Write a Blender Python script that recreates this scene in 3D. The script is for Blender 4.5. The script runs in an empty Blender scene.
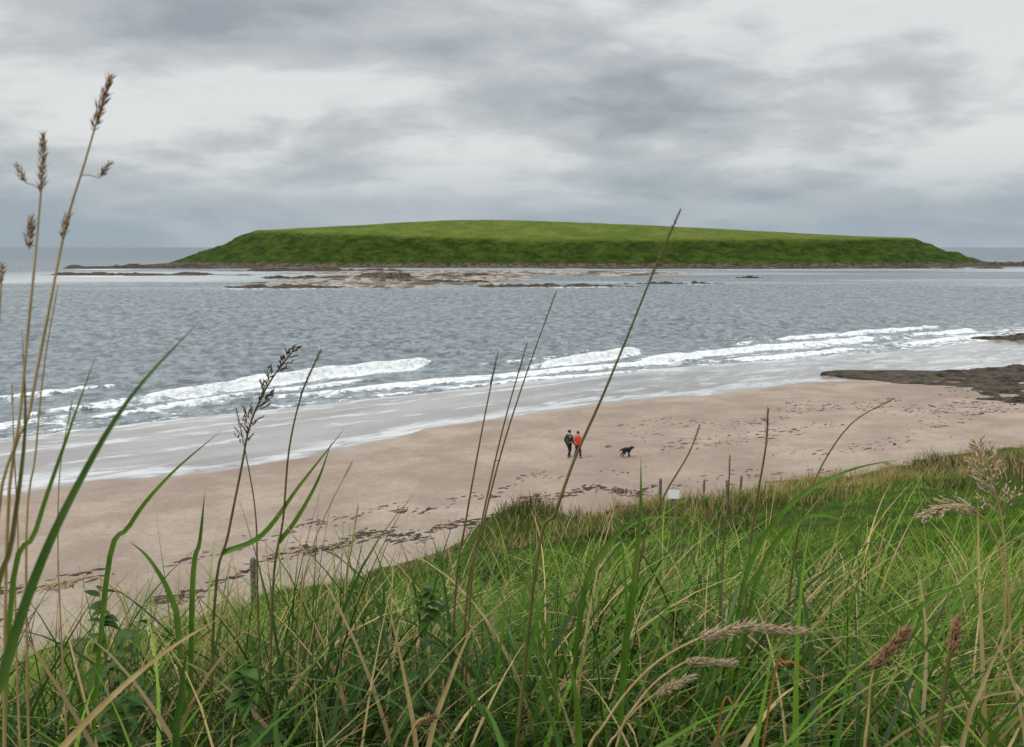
import bpy, math, random
import numpy as np
from mathutils import Vector
rng = np.random.default_rng(7); random.seed(7)
SC = bpy.context.scene; COL = SC.collection
CAMZ = 14.5; F = 995.6; PITCH = math.atan(126.5/F)
CP, SP = math.cos(PITCH), math.sin(PITCH)

def ray(px, py):
    u = (px-512)/F; v = (373.5-py)/F
    return u, CP+v*SP, v*CP-SP
def at(px, py, Y):
    r = ray(px, py); k = Y/r[1]
    return Vector((r[0]*k, Y, CAMZ+r[2]*k))

# ------------------------------------------------------------------ noise
def vnoise(x, y, seed=0):
    x = np.asarray(x, float); y = np.asarray(y, float)
    xi = np.floor(x).astype(np.int64); yi = np.floor(y).astype(np.int64)
    xf = x-xi; yf = y-yi
    u = xf*xf*(3-2*xf); v = yf*yf*(3-2*yf)
    def h(a, b):
        n = (a*374761393 + b*668265263 + seed*144269504) & 0xffffffff
        n = ((n ^ (n >> 13))*1274126177) & 0xffffffff
        n = n ^ (n >> 16)
        return (n & 0xffff)/65535.0
    a = h(xi, yi); b = h(xi+1, yi); c = h(xi, yi+1); d = h(xi+1, yi+1)
    return (a*(1-u)+b*u)*(1-v)+(c*(1-u)+d*u)*v
def fbm(x, y, o=4, seed=0):
    s = 0; a = 0.5; t = 0
    for i in range(o):
        s = s+a*vnoise(np.asarray(x)*2**i+17.3*i, np.asarray(y)*2**i-9.1*i, seed+i); t += a; a *= 0.5
    return s/t
def sstep(a, b, x):
    t = np.clip((x-a)/(b-a), 0, 1); return t*t*(3-2*t)

# ------------------------------------------------------------------ plan of the shore
def curve(pts):
    xs = np.array([p[0] for p in pts], float); ys = np.array([p[1] for p in pts], float)
    fx = np.arange(xs[0], xs[-1], 1.0); fy = np.interp(fx, xs, ys)
    k = np.ones(9)/9; pad = np.concatenate([np.full(4, fy[0]), fy, np.full(4, fy[-1])])
    fy = np.convolve(pad, k, 'valid')
    return lambda X: np.interp(X, fx, fy)
Yb = curve([(-140, 3), (-60, 9), (-17, 28.5), (-13.5, 32), (-7, 38.5), (1, 45), (9, 50), (35, 65), (80, 97), (220, 200)])
Yw = curve([(-140, 10), (-60, 36), (-28, 56), (-21, 61), (-12, 70), (-2, 83), (10, 91), (27, 98), (45, 108), (80, 132), (220, 240)])
Ye = curve([(-140, 18), (-70, 55), (-39, 76), (-17, 93), (10, 115), (54, 140), (75, 156), (220, 280)])

def H(X, Y):
    X = np.asarray(X, float); Y = np.asarray(Y, float)
    b, w, e = Yb(X), Yw(X), Ye(X)
    beach = np.where(Y < b, 1.4+(b-Y)*0.01,
            np.where(Y < w, 1.4-0.85*(Y-b)/(w-b),
            np.where(Y < e, 0.55-0.57*(Y-w)/(e-w), -0.02-(Y-e)*0.035)))
    beach = np.maximum(beach, -5)
    beach = beach+0.10*(fbm(X*0.12, Y*0.12, 3, 5)-0.5)*np.clip((e-Y)/8+0.3, 0.2, 1)
    t = np.clip(Y/b, -0.2, 3)
    lump = (fbm(X*0.16, Y*0.16, 4, 11)-0.5)
    dune = 13.4-12.0*t+lump*2.0*sstep(0.08, 0.35, t)+0.35*(fbm(X*.6, Y*.6, 2, 3)-.5)+.7*(fbm(X*.3, Y*.3, 3, 15)-.45)*sstep(.75, .95, t)
    dune = dune-np.clip(.16*(-X-.6), 0, 1.3)*sstep(.5, 4, Y)
    dune = dune+1.3*np.exp(-(((X-0.6)/2.6)**2+((Y-40)/3.0)**2))
    k = 0.35
    m = np.maximum(beach, dune)
    return m+k*np.log(np.exp((beach-m)/k)+np.exp((dune-m)/k))
def Hs(x, y): return float(H(x, y))
def hit(px, py):
    r = ray(px, py); t = 1.0
    while t < 400:
        p = (r[0]*t, r[1]*t, CAMZ+r[2]*t)
        if p[2] <= Hs(p[0], p[1]): return Vector((p[0], p[1], Hs(p[0], p[1])))
        t += 0.1
    return Vector((p[0], p[1], 0))

# ------------------------------------------------------------------ mesh helpers
def link(o, parent=None):
    COL.objects.link(o)
    if parent is not None: o.parent = parent
    return o
def mesh_np(name, V, Q, mat, parent=None, smooth=True, cols=None, attrs=None):
    V = np.ascontiguousarray(V, dtype=np.float32).reshape(-1, 3); Q = np.ascontiguousarray(Q, dtype=np.int32)
    me = bpy.data.meshes.new(name)
    me.vertices.add(len(V)); me.vertices.foreach_set('co', V.ravel())
    m, k = Q.shape
    me.loops.add(m*k); me.loops.foreach_set('vertex_index', Q.ravel())
    me.polygons.add(m); me.polygons.foreach_set('loop_start', np.arange(0, m*k, k, dtype=np.int32))
    me.polygons.foreach_set('use_smooth', np.full(m, smooth))
    me.update(calc_edges=True)
    if cols is not None:
        a = me.attributes.new('tint', 'FLOAT_COLOR', 'POINT')
        c = np.ones((len(V), 4), np.float32); c[:, :3] = cols.reshape(-1, 3)
        a.data.foreach_set('color', c.ravel())
    for n, d in (attrs or {}).items():
        a = me.attributes.new(n, 'FLOAT', 'POINT'); a.data.foreach_set('value', np.asarray(d, np.float32).ravel())
    me.materials.append(mat)
    return link(bpy.data.objects.new(name, me), parent)
def grid_faces(ny, nx):
    i = np.arange(ny*nx).reshape(ny, nx)
    return np.stack([i[:-1, :-1], i[:-1, 1:], i[1:, 1:], i[1:, :-1]], -1).reshape(-1, 4)

class MB:
    def __init__(s): s.v = []; s.f = []
    def tube(s, pts, rad, n=6):
        pts = [Vector(p) for p in pts]; b0 = len(s.v); m = len(pts)
        for i, p in enumerate(pts):
            t = (pts[min(i+1, m-1)]-pts[max(i-1, 0)]).normalized()
            a = t.cross(Vector((0.31, 0.9, 0.17))).normalized(); b = t.cross(a)
            for k in range(n):
                q = 2*math.pi*k/n; s.v.append(p+(a*math.cos(q)+b*math.sin(q))*rad[i])
        for i in range(m-1):
            for k in range(n):
                s.f.append((b0+i*n+k, b0+i*n+(k+1) % n, b0+(i+1)*n+(k+1) % n, b0+(i+1)*n+k))
        s.f.append(tuple(b0+k for k in range(n))[::-1]); s.f.append(tuple(b0+(m-1)*n+k for k in range(n)))
    def ribbon(s, pts, wid, nrm=(0.35, -0.8, 0.6)):
        pts = [Vector(p) for p in pts]; b0 = len(s.v); m = len(pts); nrm = Vector(nrm).normalized()
        for i, p in enumerate(pts):
            t = (pts[min(i+1, m-1)]-pts[max(i-1, 0)]).normalized()
            a = t.cross(nrm).normalized(); n2 = a.cross(t)
            s.v += [p-a*wid[i]*.5, p-n2*wid[i]*0.18, p+a*wid[i]*.5]
        for i in range(m-1):
            for k in (0, 1):
                s.f.append((b0+i*3+k, b0+i*3+k+1, b0+i*3+k+4, b0+i*3+k+3))
    def lance(s, p, d, l, w):
        d = d.normalized(); a = d.cross(Vector((0.3, 0.5, 0.81))).normalized(); b = d.cross(a); n = len(s.v)
        mid = p+d*l*0.38
        s.v += [p, mid+a*w*.5, mid+b*w*.35, mid-a*w*.5, mid-b*w*.35, p+d*l]
        for i in range(4):
            j = 1+(i+1) % 4; s.f.append((n, n+j, n+1+i)); s.f.append((n+5, n+1+i, n+j))
    def box(s, c, d, rz=0):
        n = len(s.v); ca, sa = math.cos(rz), math.sin(rz)
        for z in (-1, 1):
            for x, y in ((-1, -1), (1, -1), (1, 1), (-1, 1)):
                X, Y = x*d[0]/2, y*d[1]/2
                s.v.append(Vector((c[0]+X*ca-Y*sa, c[1]+X*sa+Y*ca, c[2]+z*d[2]/2)))
        for q in ((3, 2, 1, 0), (4, 5, 6, 7), (0, 1, 5, 4), (1, 2, 6, 5), (2, 3, 7, 6), (3, 0, 4, 7)):
            s.f.append(tuple(n+i for i in q))
    def build(s, name, mat, parent=None, off=(0, 0, 0), smooth=True):
        off = Vector(off); me = bpy.data.meshes.new(name)
        me.from_pydata([tuple(Vector(p)-off) for p in s.v], [], s.f)
        if smooth:
            for p in me.polygons: p.use_smooth = True
        me.materials.append(mat)
        o = link(bpy.data.objects.new(name, me), parent)
        if parent is None: o.location = off
        return o
def tag(o, label=None, cat=None, group=None, kind=None):
    if label: o['label'] = label
    if cat: o['category'] = cat
    if group: o['group'] = group
    if kind: o['kind'] = kind
    return o
def empty(name, loc, rz=0):
    o = bpy.data.objects.new(name, None); o.empty_display_size = 0.1
    o.location = loc; o.rotation_euler = (0, 0, rz)
    return link(o)

# ------------------------------------------------------------------ material helpers
class NT:
    def __init__(s, tree): s.t = tree; tree.nodes.clear()
    def n(s, typ, inp=None, **kw):
        nd = s.t.nodes.new(typ)
        for k, v in kw.items(): setattr(nd, k, v)
        for k, v in (inp or {}).items(): s.set(nd.inputs[k], v)
        return nd
    def set(s, sock, v):
        if isinstance(v, bpy.types.NodeSocket): s.t.links.new(v, sock)
        elif isinstance(v, bpy.types.Node): s.t.links.new(v.outputs[0], sock)
        else: sock.default_value = v
    def math(s, op, a, b=0.0, clamp=False):
        nd = s.n('ShaderNodeMath', operation=op, use_clamp=clamp); s.set(nd.inputs[0], a); s.set(nd.inputs[1], b); return nd.outputs[0]
    def mix(s, fac, a, b, typ='MIX'):
        nd = s.n('ShaderNodeMixRGB', blend_type=typ); s.set(nd.inputs[0], fac); s.set(nd.inputs[1], a); s.set(nd.inputs[2], b); return nd.outputs[0]
    def noise(s, vec, scale, detail=4, rough=0.55, dist=0.0):
        return s.n('ShaderNodeTexNoise', {'Vector': vec, 'Scale': scale, 'Detail': detail, 'Roughness': rough, 'Distortion': dist}).outputs[0]
    def ramp(s, fac, a, b, lo=0.0, hi=1.0):
        return s.n('ShaderNodeMapRange', {0: fac, 1: a, 2: b, 3: lo, 4: hi}, interpolation_type='SMOOTHSTEP').outputs[0]
    def mapping(s, vec, scale=(1, 1, 1), rot=(0, 0, 0), loc=(0, 0, 0)):
        return s.n('ShaderNodeMapping', {'Vector': vec, 'Scale': scale, 'Rotation': rot, 'Location': loc}).outputs[0]
    def attr(s, name, out=2): return s.n('ShaderNodeAttribute', attribute_name=name).outputs[out]
def rgb(r, g, b): return (r, g, b, 1)
def newmat(name):
    m = bpy.data.materials.new(name); m.use_nodes = True; return m, NT(m.node_tree)
def out(t, sh): t.n('ShaderNodeOutputMaterial', {'Surface': sh})

def simple(name, c1, c2, scale=20, rough=0.7, trans=0.0, bump=0.0, spec=.2):
    m, t = newmat(name)
    co = t.n('ShaderNodeTexCoord').outputs['Object']
    nz = t.noise(co, scale, 4)
    c = t.mix(t.ramp(nz, 0.35, 0.65), rgb(*c1), rgb(*c2))
    p = t.n('ShaderNodeBsdfPrincipled', {'Base Color': c, 'Roughness': rough, 'Specular IOR Level': spec})
    if bump:
        p2 = t.n('ShaderNodeBump', {'Height': nz, 'Strength': bump, 'Distance': 0.02}); t.set(p.inputs['Normal'], p2.outputs[0])
    sh = p.outputs[0]
    if trans:
        tr = t.n('ShaderNodeBsdfTranslucent', {'Color': c})
        sh = t.n('ShaderNodeMixShader', {0: trans, 1: sh, 2: tr.outputs[0]}).outputs[0]
    out(t, sh); return m

def mat_grass(name, spec, rough):
    m, t = newmat(name)
    c = t.attr('tint', 0)
    p = t.n('ShaderNodeBsdfPrincipled', {'Base Color': c, 'Roughness': rough, 'Specular IOR Level': spec})
    tr = t.n('ShaderNodeBsdfTranslucent', {'Color': c})
    out(t, t.n('ShaderNodeMixShader', {0: 0.33, 1: p.outputs[0], 2: tr.outputs[0]}).outputs[0]); return m

def mat_ground():
    m, t = newmat('sand_and_turf')
    pos = t.n('ShaderNodeNewGeometry').outputs['Position']
    dune = t.attr('dune'); wet = t.attr('wet'); film = t.attr('film')
    n1 = t.noise(pos, 0.25, 6, .65); n2 = t.noise(pos, 3.0, 5, .62); n3 = t.noise(pos, 22, 3)
    along = t.mapping(pos, (1.0, 1.0, 1), (0, 0, -0.7))
    along = t.mapping(along, (.30, .8, 1))
    n7 = t.noise(along, .12, 5, .6)
    sand = t.mix(t.ramp(n1, .35, .65), rgb(.325, .252, .203), rgb(.435, .350, .288))
    sand = t.mix(t.math('MULTIPLY', t.ramp(n7, .45, .65), .45), sand, rgb(.27, .208, .165))
    sand = t.mix(t.math('MULTIPLY', t.ramp(n2, .45, .72), .5), sand, rgb(.255, .197, .158))
    sand = t.mix(t.math('MULTIPLY', t.ramp(n3, .5, .8), .3), sand, rgb(.22, .17, .135))
    n4 = t.noise(along, 0.22, 6, 0.62)
    wn = t.math('ADD', wet, t.math('MULTIPLY', t.math('SUBTRACT', n4, .5), .8))
    wf = t.ramp(wn, .2, .75)
    wsand = t.mix(t.ramp(n4, .36, .64), rgb(.215, .19, .170), rgb(.325, .305, .285))
    base = t.mix(wf, sand, wsand)
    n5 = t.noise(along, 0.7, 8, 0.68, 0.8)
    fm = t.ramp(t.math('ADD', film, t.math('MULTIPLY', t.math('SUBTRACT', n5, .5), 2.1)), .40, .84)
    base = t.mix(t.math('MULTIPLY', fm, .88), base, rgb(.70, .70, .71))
    soil = t.mix(t.ramp(n2, .3, .7), rgb(.026, .045, .007), rgb(.06, .09, .014))
    base = t.mix(t.ramp(t.math('ADD', dune, t.math('MULTIPLY', t.math('SUBTRACT', n2, .5), .5)), .35, .6), base, soil)
    rough = t.math('SUBTRACT', 0.9, t.math('MULTIPLY', wf, 0.76))
    hgt = t.math('ADD', t.math('MULTIPLY', n2, .8), t.math('MULTIPLY', n3, .2))
    bs = t.math('SUBTRACT', 1.0, t.math('MULTIPLY', wf, .97))
    bp = t.n('ShaderNodeBump', {'Height': hgt, 'Strength': bs, 'Distance': 0.16})
    spec = t.math('ADD', .06, t.math('MULTIPLY', wf, .6))
    p = t.n('ShaderNodeBsdfPrincipled', {'Base Color': base, 'Roughness': rough, 'Normal': bp.outputs[0], 'Specular IOR Level': spec})
    out(t, p.outputs[0]); return m

def mat_sea():
    m, t = newmat('sea_water')
    pos = t.n('ShaderNodeNewGeometry').outputs['Position']
    foam = t.attr('foam'); calm = t.attr('calm'); offing = t.attr('offing')
    a = t.mapping(pos, (1.0, .70, 1), (0, 0, 0.12))
    b = t.mapping(pos, (1.0, .8, 1), (0, 0, -0.4))
    n1 = t.noise(a, 0.6, 5, .68, .2); n2 = t.noise(b, 0.75, 4, .65, .2); n3 = t.noise(pos, 0.02, 4, .6); n6 = t.noise(b, .16, 5, .7)
    hgt = t.math('ADD', t.math('MULTIPLY', n1, .9), t.math('MULTIPLY', n6, 2.0))
    st = t.math('SUBTRACT', 1.0, t.math('MULTIPLY', calm, .7))
    bp = t.n('ShaderNodeBump', {'Height': hgt, 'Strength': st, 'Distance': 0.5})
    fc = t.math('ADD', t.math('MULTIPLY', n1, .78), t.math('MULTIPLY', n6, .22))
    base = t.mix(t.ramp(fc, .40, .60), rgb(.058, .080, .095), rgb(.250, .285, .30))  # dark and sky-reflecting wave facets painted into the water colour
    base = t.mix(t.math('MULTIPLY', t.ramp(n3, .4, .62), .2), base, rgb(.19, .225, .24))
    base = t.mix(calm, base, rgb(.46, .48, .48))  # pale sky sheen of sheltered water, painted as base colour
    base = t.mix(t.math('MULTIPLY', offing, .75), base, rgb(.055, .095, .135))
    df = t.n('ShaderNodeBsdfDiffuse', {'Color': base, 'Normal': bp.outputs[0]})
    gl = t.n('ShaderNodeBsdfGlossy', {'Color': rgb(1, 1, 1), 'Roughness': .2, 'Normal': bp.outputs[0]})
    fr = t.math('MINIMUM', t.n('ShaderNodeFresnel', {'IOR': 1.33, 'Normal': bp.outputs[0]}).outputs[0], .34)
    water = t.n('ShaderNodeMixShader', {0: fr, 1: df.outputs[0], 2: gl.outputs[0]})
    along = t.mapping(t.mapping(pos, (1, 1, 1), (0, 0, -0.8)), (.6, .8, 1))
    fn = t.noise(along, 0.6, 8, .72, .8)
    fn2 = t.noise(along, 2.2, 4, .65, .5)
    ff = t.math('ADD', foam, t.math('MULTIPLY', t.math('SUBTRACT', fn, .5), 2.3))
    ff = t.math('ADD', ff, t.math('MULTIPLY', t.math('SUBTRACT', fn2, .5), 1.0))
    ff = t.math('MULTIPLY', t.ramp(ff, .46, .78), t.ramp(foam, .06, .22))
    wc = t.math('MULTIPLY', t.ramp(n2, .64, .72), t.ramp(n6, .55, .64))
    wc = t.math('MULTIPLY', wc, .8)
    ff = t.math('MAXIMUM', ff, wc)
    fcol = t.mix(t.ramp(fn2, .32, .60), rgb(.56, .595, .62), rgb(.89, .89, .88))
    fb = t.n('ShaderNodeBump', {'Height': fn2, 'Strength': 1.0, 'Distance': .3})
    fd = t.n('ShaderNodeBsdfDiffuse', {'Color': fcol, 'Normal': fb.outputs[0]})
    out(t, t.n('ShaderNodeMixShader', {0: ff, 1: water.outputs[0], 2: fd.outputs[0]}).outputs[0]); return m

def mat_island():
    m, t = newmat('island_turf')
    pos = t.n('ShaderNodeNewGeometry').outputs['Position']
    z = t.n('ShaderNodeSeparateXYZ', {0: pos}).outputs[2]
    face = t.attr('face')
    st = t.mapping(pos, (1, 1.0, 2.5))
    n1 = t.noise(t.mapping(pos, (1, .35, 4)), 0.06, 7, .74, .3); n2 = t.noise(pos, 0.25, 6, .74); n3 = t.noise(st, .10, 7, .74, .4)
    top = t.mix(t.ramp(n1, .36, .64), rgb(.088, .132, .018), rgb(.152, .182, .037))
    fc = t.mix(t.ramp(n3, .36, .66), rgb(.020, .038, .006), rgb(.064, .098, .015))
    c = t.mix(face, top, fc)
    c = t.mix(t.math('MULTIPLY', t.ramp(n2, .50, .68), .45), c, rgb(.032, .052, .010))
    n4 = t.noise(pos, 0.3, 5, .6)
    rock = t.mix(t.ramp(n4, .35, .65), rgb(.04, .033, .026), rgb(.16, .12, .09))
    zz = t.math('ADD', z, t.math('MULTIPLY', t.math('SUBTRACT', n2, .5), 7.0))
    c = t.mix(t.ramp(zz, 2.2, 3.4, 1, 0), c, rock)
    bp = t.n('ShaderNodeBump', {'Height': n2, 'Strength': 1.0, 'Distance': 2.0})
    p = t.n('ShaderNodeBsdfPrincipled', {'Base Color': c, 'Roughness': .9, 'Normal': bp.outputs[0], 'Specular IOR Level': .05})
    out(t, p.outputs[0]); return m

def mat_rock():
    m, t = newmat('weedy_rock')
    pos = t.n('ShaderNodeNewGeometry').outputs['Position']
    n1 = t.noise(pos, .8, 7, .72); n2 = t.noise(pos, .22, 5); n3 = t.noise(pos, 3, 5, .65)
    c = t.mix(t.ramp(n1, .40, .62), rgb(.026, .020, .014), rgb(.115, .086, .060))
    c = t.mix(t.math('MULTIPLY', t.ramp(n2, .48, .62), .55), c, rgb(.075, .064, .024))
    c = t.mix(t.math('MULTIPLY', t.ramp(n3, .55, .7), .5), c, rgb(.22, .165, .125))
    bp = t.n('ShaderNodeBump', {'Height': n1, 'Strength': 1.0, 'Distance': .7})
    p = t.n('ShaderNodeBsdfPrincipled', {'Base Color': c, 'Roughness': .6, 'Normal': bp.outputs[0], 'Specular IOR Level': .2})
    out(t, p.outputs[0]); return m
def mat_bar():
    m, t = newmat('far_sand')
    pos = t.n('ShaderNodeNewGeometry').outputs['Position']
    n1 = t.noise(t.mapping(pos, (1, .5, 1)), .05, 7, .7); n2 = t.noise(t.mapping(pos, (1, .4, 1)), .22, 5, .65)
    c = t.mix(t.ramp(n1, .49, .57), rgb(.37, .315, .27), rgb(.08, .062, .045))
    c = t.mix(t.math('MULTIPLY', t.ramp(n2, .48, .56), .85), c, rgb(.10, .078, .055))
    p = t.n('ShaderNodeBsdfPrincipled', {'Base Color': c, 'Roughness': .8, 'Specular IOR Level': .15})
    out(t, p.outputs[0]); return m

M = dict(grass=mat_grass('grass_blades', .10, .5), gloss=mat_grass('glossy_grass_blades', .18, .38), ground=mat_ground(), sea=mat_sea(), island=mat_island(), rock=mat_rock(), bar=mat_bar(),
    weed=simple('kelp', (.026, .017, .011), (.08, .054, .036), 3, .7),
    green=simple('green_blade', (.078, .170, .016), (.138, .240, .034), 9, .4, .35, spec=.25),
    deep=simple('deep_green_blade', (.055, .125, .022), (.095, .175, .038), 9, .4, .3, spec=.25),
    olive=simple('olive_stem', (.115, .105, .032), (.18, .15, .05), 12, .6, .15),
    straw=simple('straw', (.44, .31, .13), (.57, .44, .21), 15, .6, .25),
    brown=simple('brown_seed', (.24, .135, .07), (.42, .26, .15), 60, .7, .2),
    dark=simple('dark_seed', (.09, .066, .035), (.17, .125, .07), 60, .7, .15),
    tan=simple('tan_seed', (.54, .41, .27), (.70, .57, .40), 80, .8, .3),
    rust=simple('rust_leaf', (.30, .12, .03), (.38, .20, .06), 20, .6, .25),
    leaf=simple('weed_leaf', (.034, .085, .014), (.075, .145, .026), 25, .5, .25),
    wood=simple('grey_wood', (.09, .075, .06), (.19, .165, .135), 14, .85, 0, .6),
    white=simple('sign_white', (.82, .82, .82), (.86, .86, .86), 6, .5),
    metal=simple('metal', (.25, .25, .25), (.32, .32, .32), 6, .4),
    skin=simple('skin', (.46, .29, .22), (.50, .33, .25), 8, .5),
    red=simple('red_cloth', (.52, .03, .02), (.60, .05, .03), 12, .7),
    darkgreen=simple('dark_cloth', (.018, .036, .026), (.03, .05, .035), 12, .8),
    black=simple('black_cloth', (.012, .012, .015), (.022, .022, .026), 12, .8),
    navy=simple('navy_cloth', (.02, .023, .035), (.035, .04, .055), 12, .8),
    hair=simple('brown_hair', (.06, .035, .02), (.10, .06, .035), 30, .6),
    fur=simple('black_fur', (.008, .008, .009), (.02, .018, .017), 20, .55),
    eye=simple('eye', (.02, .015, .01), (.03, .02, .015), 5, .2))

# ------------------------------------------------------------------ ground
xs = np.concatenate([np.arange(-130, -20, 1.0), np.arange(-20, 40, .4), np.arange(40, 200, 1.0)])
ys = np.concatenate([np.arange(-14, 0, 1.0), np.arange(0, 130, .4), np.arange(130, 300, 1.5)])
X, Y = np.meshgrid(xs, ys); Z = H(X, Y)
b, w, e = Yb(X), Yw(X), Ye(X)
edge = (fbm(X*.35, Y*.35, 4, 21)-.5)*7
dune = sstep(-1.5, 1.5, b-Y+edge*0.8)
wob = (fbm(X*.06, Y*.06, 4, 31)-.5)*12
wet = sstep(-3.5, 3, Y-w+wob)
fl = (Y-w+wob)
rt = sstep(-8, 25, X)
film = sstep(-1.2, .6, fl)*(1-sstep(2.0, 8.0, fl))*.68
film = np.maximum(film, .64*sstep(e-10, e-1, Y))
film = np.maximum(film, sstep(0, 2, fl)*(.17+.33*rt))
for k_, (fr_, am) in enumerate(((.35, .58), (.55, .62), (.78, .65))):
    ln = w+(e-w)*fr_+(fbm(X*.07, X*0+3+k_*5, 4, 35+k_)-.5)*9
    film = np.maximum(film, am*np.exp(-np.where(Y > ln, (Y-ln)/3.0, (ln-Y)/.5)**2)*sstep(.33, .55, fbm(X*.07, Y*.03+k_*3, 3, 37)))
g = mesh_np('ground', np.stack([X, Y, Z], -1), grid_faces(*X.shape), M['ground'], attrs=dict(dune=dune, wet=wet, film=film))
tag(g, 'grassy dune slope running down to a pinkish sand beach', 'ground', kind='structure')

# ------------------------------------------------------------------ sea
gx = 200*1.12**np.arange(1, 42)
xs = np.concatenate([-gx[::-1]+70, np.arange(-300, -130, 2.0), np.arange(-130, 200, .55), gx])
xs = np.unique(np.round(xs, 3))
r2 = 210*1.008**np.arange(0, 150)
ys = np.concatenate([np.arange(15, 210, .4), r2, r2[-1]*1.025**np.arange(1, 30), r2[-1]*1.025**29*1.12**np.arange(1, 32)])
X, Y = np.meshgrid(xs, ys)
q = (Y-Ye(X))*.75
near = 1-sstep(160, 260, Y)
deep = sstep(2, 30, q)*(1-sstep(350, 520, Y))*(1-sstep(200, 260, np.abs(X)))
ca, sa = math.cos(.55), math.sin(.55)
U = X*ca+Y*sa; Vv = -X*sa+Y*ca
Z = .16*(fbm(U*.05, Vv*.13, 3, 41)-.5)*2*sstep(0, 25, q)
Z += deep*(.40*(1-np.abs(2*fbm(U*.18, Vv*.30, 2, 43)-1))**2+.42*(fbm(X*.5, Y*.55, 3, 45)-.5)-.25)
foam = np.zeros_like(X)
pat = fbm(X*.05, Y*.05, 4, 51)
wdt = 9+11*sstep(0, 35, X)
foam += (.40+.24*sstep(0, 40, X))*sstep(-6, 0, q)*np.exp(-(np.clip(q, 0, None)/wdt)**1.4)
foam *= (.5+.9*pat)
breakers = [
 ([(-46, 78), (-35, 91), (-28.6, 101), (-20, 112), (-9, 125)], 1.1, 1.9, 1.5),
 ([(-2, 113), (2, 118), (10, 128), (19, 139)], 1.0, 1.8, 1.45),
 ([(13, 122), (30, 137), (45, 149), (60, 159), (82, 174)], .55, 2.2, 1.1),
 ([(-52, 66), (-38, 84), (-22, 97), (-5, 108), (10, 119), (24, 129)], .35, 1.4, 1.1),
 ([(25, 126), (40, 135), (58, 147), (80, 165)], .3, 2.0, 1.05),
 ([(30, 146), (48, 160), (64, 171), (80, 182)], .45, 1.8, 1.0),
 ([(-60, 86), (-48, 96), (-40, 104)], .4, 1.4, .75),
 ([(-40, 78), (-26, 96), (-14, 110)], .3, 1.2, .9),
 ([(-10, 117), (6, 131), (14, 141)], .3, 1.2, .6),
 ([(-62, 56), (-45, 72), (-30, 84), (-16, 95), (0, 107), (16, 117)], .15, 1.3, 1.0)]
for i, (pts, A, wd, fo) in enumerate(breakers):
    px = [p[0] for p in pts]; py = [p[1] for p in pts]
    yc = np.interp(X, px, py)+(fbm(X*.15, X*0+i*7, 4, 60+i)-.5)*4
    ex = sstep(px[0], px[0]+6, X)*(1-sstep(px[-1]-3.0, px[-1]+.3, X))
    var = sstep(.3, .6, fbm(X*.07+i*3.3, X*0, 3, 71+i)) if i > 1 else sstep(px[0], px[0]+(px[-1]-px[0])*.6, X)
    d = (Y-yc)*.7
    Z += A*ex*(.35+.65*var)*np.where(d < 0, np.exp(-(d/.6)**2), np.exp(-(d/2.4)**2))*(.9+.2*fbm(X*.6, Y*.6, 2, 67))
    fr = np.where(d > 0, np.exp(-(d/.35)**2), np.exp(-(np.clip(-d, 0, None)/wd)**1.1))
    foam = np.maximum(foam, fo*ex*(.30+.85*var)*fr)
foam *= near
# white water round the reefs
for (fx, fy, sx, sy, am) in ((-265, 655, 30, 12, .95), (-205, 500, 45, 7, .8), (-95, 348, 22, 4, .8), (-70, 352, 14, 3, .7), (20, 360, 26, 4, .75), (-15, 395, 30, 5, .8), (75, 392, 14, 3, .7), (-150, 590, 40, 8, .7), (150, 640, 60, 8, .6)):
    foam = np.maximum(foam, am*np.exp(-((X-fx)/sx)**2-((Y-fy-(fbm(X*.05, Y*0, 3, 57)-.5)*14)/sy)**2))
calm = sstep(330, 400, Y)*(1-sstep(660, 720, Y))*sstep(-330, -200, X)*(1-sstep(350, 440, X))*sstep(.36, .56, fbm(X*.004, Y*.016, 4, 81))
offing = sstep(700, 1600, Y)+sstep(250, 700, Y)*.35*(1-sstep(700, 1600, Y))
s = mesh_np('sea', np.stack([X, Y, Z], -1), grid_faces(*X.shape), M['sea'], attrs=dict(foam=foam, calm=calm, offing=offing))
tag(s, 'grey choppy sea with white surf breaking on the beach', 'sea', kind='structure')

# ------------------------------------------------------------------ island
xs = np.arange(-340, 500, 2.0); ys = np.arange(670, 1030, 2.5)
X, Y = np.meshgrid(xs, ys)
dx = (X-60)/345; dy = (Y-850)/146
nz = (fbm(X*.012, Y*.012, 4, 91)-.5)
ee = (np.abs(dx)**2.4+np.abs(dy)**2.4)**(1/2.4)+nz*.06+(fbm(X*.05, Y*.05, 3, 93)-.5)*.04
wid = .17+.10*np.clip(np.abs(dx), 0, 1)**2
ed = np.clip((1-ee)/wid, 0, 1)
ed = np.where(ed > .94, .94+.06*(1-np.exp(-(ed-.94)*18)), ed)
inn = np.clip((1-wid-ee)/(1-wid), 0, 1)
lip = 20.5+12*np.clip(-dx, 0, 1)**1.6+2.5*np.clip(dx, 0, 1)**2
dd = dx+.22
dome = 16.8*(1-np.where(dd > 0, np.clip(dd/1.22, 0, 1)**1.15, np.clip(-dd/.85, 0, 1)**1.6))*(1-(1-inn)**2.2)
gul = 1-np.abs(2*fbm(X*.07, Y*.02, 3, 96)-1)
onface = sstep(0, .3, ed)*(1-.95*sstep(.75, .97, ed))
Z = ed**1.1*lip+dome+(fbm(X*.06, Y*.06, 4, 95)-.5)*3.2*onface-gul**3*3.0*onface+(fbm(X*.014, Y*.014, 3, 97)-.5)*1.2*ed
shelf = 1.8*(1-sstep(1.0, 1.08, ee+(fbm(X*.03, Y*.03, 3, 99)-.5)*.12))-.8
Z = np.where(ee < 1, np.maximum(Z+.6, shelf), shelf)-.2
face = 1-sstep(.90, .98, ed+(fbm(X*.04, Y*.04, 3, 89)-.5)*.08)
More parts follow.
